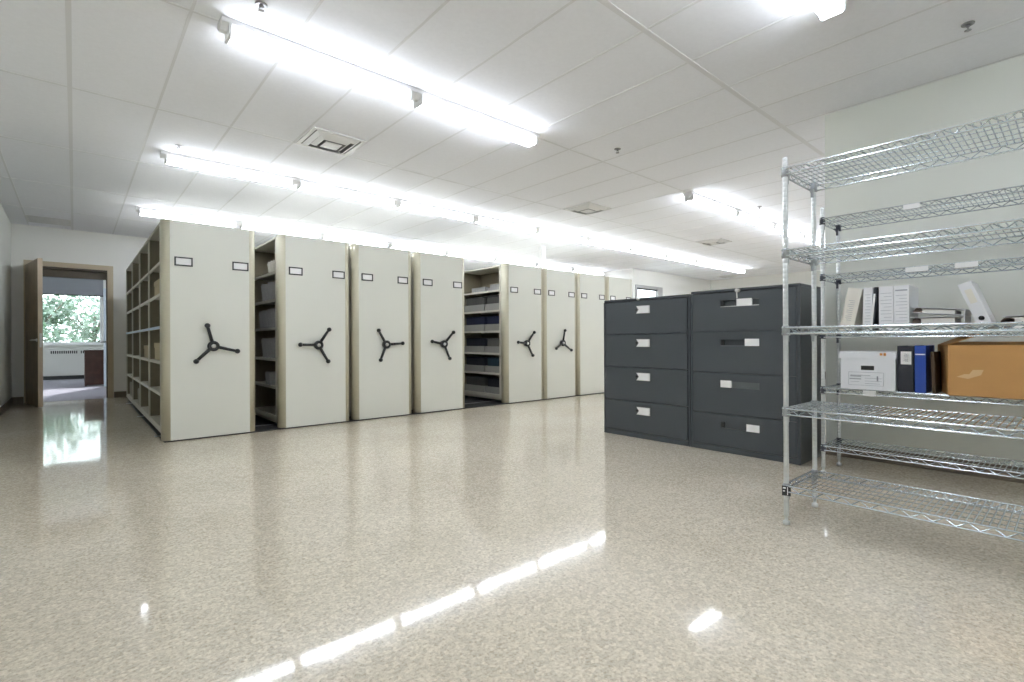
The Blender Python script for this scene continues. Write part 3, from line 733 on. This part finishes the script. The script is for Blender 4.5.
# white lidded storage box
t = thing('banker_box', 'white lidded cardboard storage box with black hand hole', 'box', (XF-0.012, 0.782, S4))
b = MB(); bw, bd, bh = 0.296, 0.335, 0.212
b.box(0, 0.004, 0.004, bw-0.004, 0, 0.128); b.box(0, 0.004, 0.004, 0.110, 0.128, 0.156); b.box(0, 0.004, 0.182, bw-0.004, 0.128, 0.156); b.box(0, 0.004, 0.004, bw-0.004, 0.156, bh)
b.box(bd-0.004, bd, 0.004, bw-0.004, 0, bh); b.box(0, bd, 0, 0.004, 0, bh); b.box(0, bd, bw-0.004, bw, 0, bh); b.box(0.004, bd-0.004, 0.004, bw-0.004, 0, 0.004)
b.done('carton', 'boxwhite', t)
MB().box(0.010, 0.014, 0.06, 0.24, 0.10, 0.18).done('handle_recess', 'black', t)
b = MB(); b.hexa([(-0.006, -0.006, 0.204), (bd+0.004, -0.006, 0.204), (bd+0.004, bw+0.006, 0.204), (-0.006, bw+0.006, 0.204)], [(-0.004, -0.004, 0.248), (bd+0.003, -0.004, 0.248), (bd+0.003, bw+0.004, 0.248), (-0.004, bw+0.004, 0.248)])
b.done('lid', 'boxwhite', t)
b = MB()
for y0, y1, z, hh in ((0.06, 0.25, 0.112, 0.002), (0.06, 0.25, 0.028, 0.0015), (0.13, 0.24, 0.092, 0.003), (0.18, 0.24, 0.084, 0.006), (0.18, 0.245, 0.066, 0.006), (0.07, 0.16, 0.074, 0.002), (0.07, 0.16, 0.056, 0.002), (0.19, 0.24, 0.05, 0.002), (0.08, 0.16, 0.04, 0.002)):
    b.box(-0.0014, -0.0002, y0, y1, z, z+hh)
b.box(-0.0014, -0.0002, 0.0595, 0.061, 0.03, 0.112); b.box(-0.0014, -0.0002, 0.249, 0.2505, 0.03, 0.112)
b.box(-0.0014, -0.0002, 0.088, 0.096, 0.06, 0.09)
b.done('printed_panel', 'ink', t)
b = MB(); b.box(-0.0080, -0.0062, 0.045, 0.058, 0.222, 0.240); b.box(-0.0080, -0.0062, 0.064, 0.078, 0.224, 0.238); b.done('marker_scrawl', 'inkorange', t)

binder('ring_binder', 'wide black binder with white spine label, beside the white storage box', 0.694, 0.080, S4, h=0.285, m='blackbinder', extra=[('label', 0.12, 0.78, 0.60, 0.88, 'card'), ('lines', 0.3, 0.6, 0.66, 0.84, 'ink')])
binder('ring_binder', 'blue binder standing right of the black binder', 0.634, 0.054, S4, h=0.288, m='blue', extra=[('label', 0.05, 0.95, 0.80, 0.825, 'card')])
binder('ring_binder', 'thin dark binder leaning in the shadow between blue binder and cardboard box', 0.604, 0.016, S4, h=0.25, dpt=0.25, lean=-2.0, m='brown_shaded')

# big open cardboard box, pushed slightly out of square
t = thing('cardboard_box', 'large brown cardboard box with open flaps on the lower wire shelf', 'cardboard box', (XF-0.02, 0.527, S4))
L, D, hb, sk, th = 0.66, 0.31, 0.292, 0.095, 0.005
P = [(0, 0), (D, sk), (D, sk-L), (0, -L)]               # skewed footprint: front-left, back-left, back-right, front-right
def wallbox(b, p, q, inn, z0, z1):
    (ax, ay), (bx, by) = p, q; ix, iy = inn
    b.hexa([(ax, ay, z0), (bx, by, z0), (bx+ix, by+iy, z0), (ax+ix, ay+iy, z0)], [(ax, ay, z1), (bx, by, z1), (bx+ix, by+iy, z1), (ax+ix, ay+iy, z1)])
b = MB()
wallbox(b, P[0], P[3], (th, 0), 0, hb); wallbox(b, P[1], P[2], (-th, 0), 0, hb)
wallbox(b, (th, sk*th/D), (D-th, sk-sk*th/D), (0, -th), 0, hb); wallbox(b, (th, sk*th/D-L), (D-th, sk-sk*th/D-L), (0, th), 0, hb)
b.hexa([(th, -th, 0), (D-th, sk-th, 0), (D-th, sk-L+th, 0), (th, -L+th, 0)], [(th, -th, th), (D-th, sk-th, th), (D-th, sk-L+th, th), (th, -L+th, th)])
b.done('carton', 'kraft', t)
b = MB(); b.hexa([(0.008, 0.012, hb), (D, sk, hb), (D, sk-0.004, hb), (0.008, 0.008, hb)], [(0.02, -0.135, hb+0.062), (D-0.02, sk-0.13, hb+0.062), (D-0.02, sk-0.134, hb+0.058), (0.02, -0.139, hb+0.058)]); b.done('flap', 'kraft', t)
b = MB(); b.hexa([(D-th, sk-0.02, hb), (D, sk-0.02, hb), (D, sk-L+0.02, hb), (D-th, sk-L+0.02, hb)], [(D+0.015, sk-0.03, hb+0.018), (D+0.02, sk-0.03, hb+0.018), (D+0.02, sk-L+0.03, hb+0.018), (D+0.015, sk-L+0.03, hb+0.018)]); b.done('flap', 'kraft', t)
b = MB(); b.prism([(-0.07, 0.125), (-0.035, 0.108), (-0.085, 0.098), (-0.14, 0.122), (-0.15, 0.152), (-0.105, 0.150), (-0.09, 0.125)], -0.0012, -0.0002, 'x'); b.done('torn_patch', 'tape', t)

# ------------------------------------------------------------------ sky, sun, camera, colour
w = bpy.data.worlds.new('sky'); scene.world = w; w.use_nodes = True
bg = w.node_tree.nodes['Background']; bg.inputs['Color'].default_value = (0.86, 0.94, 1.0, 1); bg.inputs['Strength'].default_value = 3.2
s = bpy.data.lights.new('sun', 'SUN'); s.energy = 4.5; s.angle = R(1); so = bpy.data.objects.new('sun', s); C.objects.link(so); so.rotation_euler = (R(48), 0, R(-25))

f, yaw, pitch, roll, h = 500.75, 0.718011, -0.000225, -0.0041314, 0.925
fwd = Vector((math.sin(yaw)*math.cos(pitch), math.cos(yaw)*math.cos(pitch), math.sin(pitch)))
rt = Vector((math.cos(yaw), -math.sin(yaw), 0)); up = rt.cross(fwd)
r2 = rt*math.cos(roll) + up*math.sin(roll); u2 = -rt*math.sin(roll) + up*math.cos(roll)
cam = bpy.data.cameras.new('camera'); co = bpy.data.objects.new('camera', cam); C.objects.link(co)
cam.sensor_fit = 'HORIZONTAL'; cam.sensor_width = 36.0; cam.lens = f/1024*36.0; cam.clip_start = 0.05; cam.clip_end = 200
co.matrix_world = Matrix(((r2.x, u2.x, -fwd.x, 0), (r2.y, u2.y, -fwd.y, 0), (r2.z, u2.z, -fwd.z, h), (0, 0, 0, 1)))
scene.camera = co
scene.view_settings.view_transform = 'Standard'; scene.view_settings.look = 'None'
scene.view_settings.gamma = 1.0; scene.view_settings.use_curve_mapping = False
scene.view_settings.exposure = 0.50
scene.cycles.max_bounces = 10; scene.cycles.diffuse_bounces = 6; scene.cycles.glossy_bounces = 5; scene.cycles.transparent_max_bounces = 8
scene.cycles.sample_clamp_indirect = 8.0
scene.cycles.caustics_reflective = False; scene.cycles.caustics_refractive = False
scene.cycles.use_denoising = True
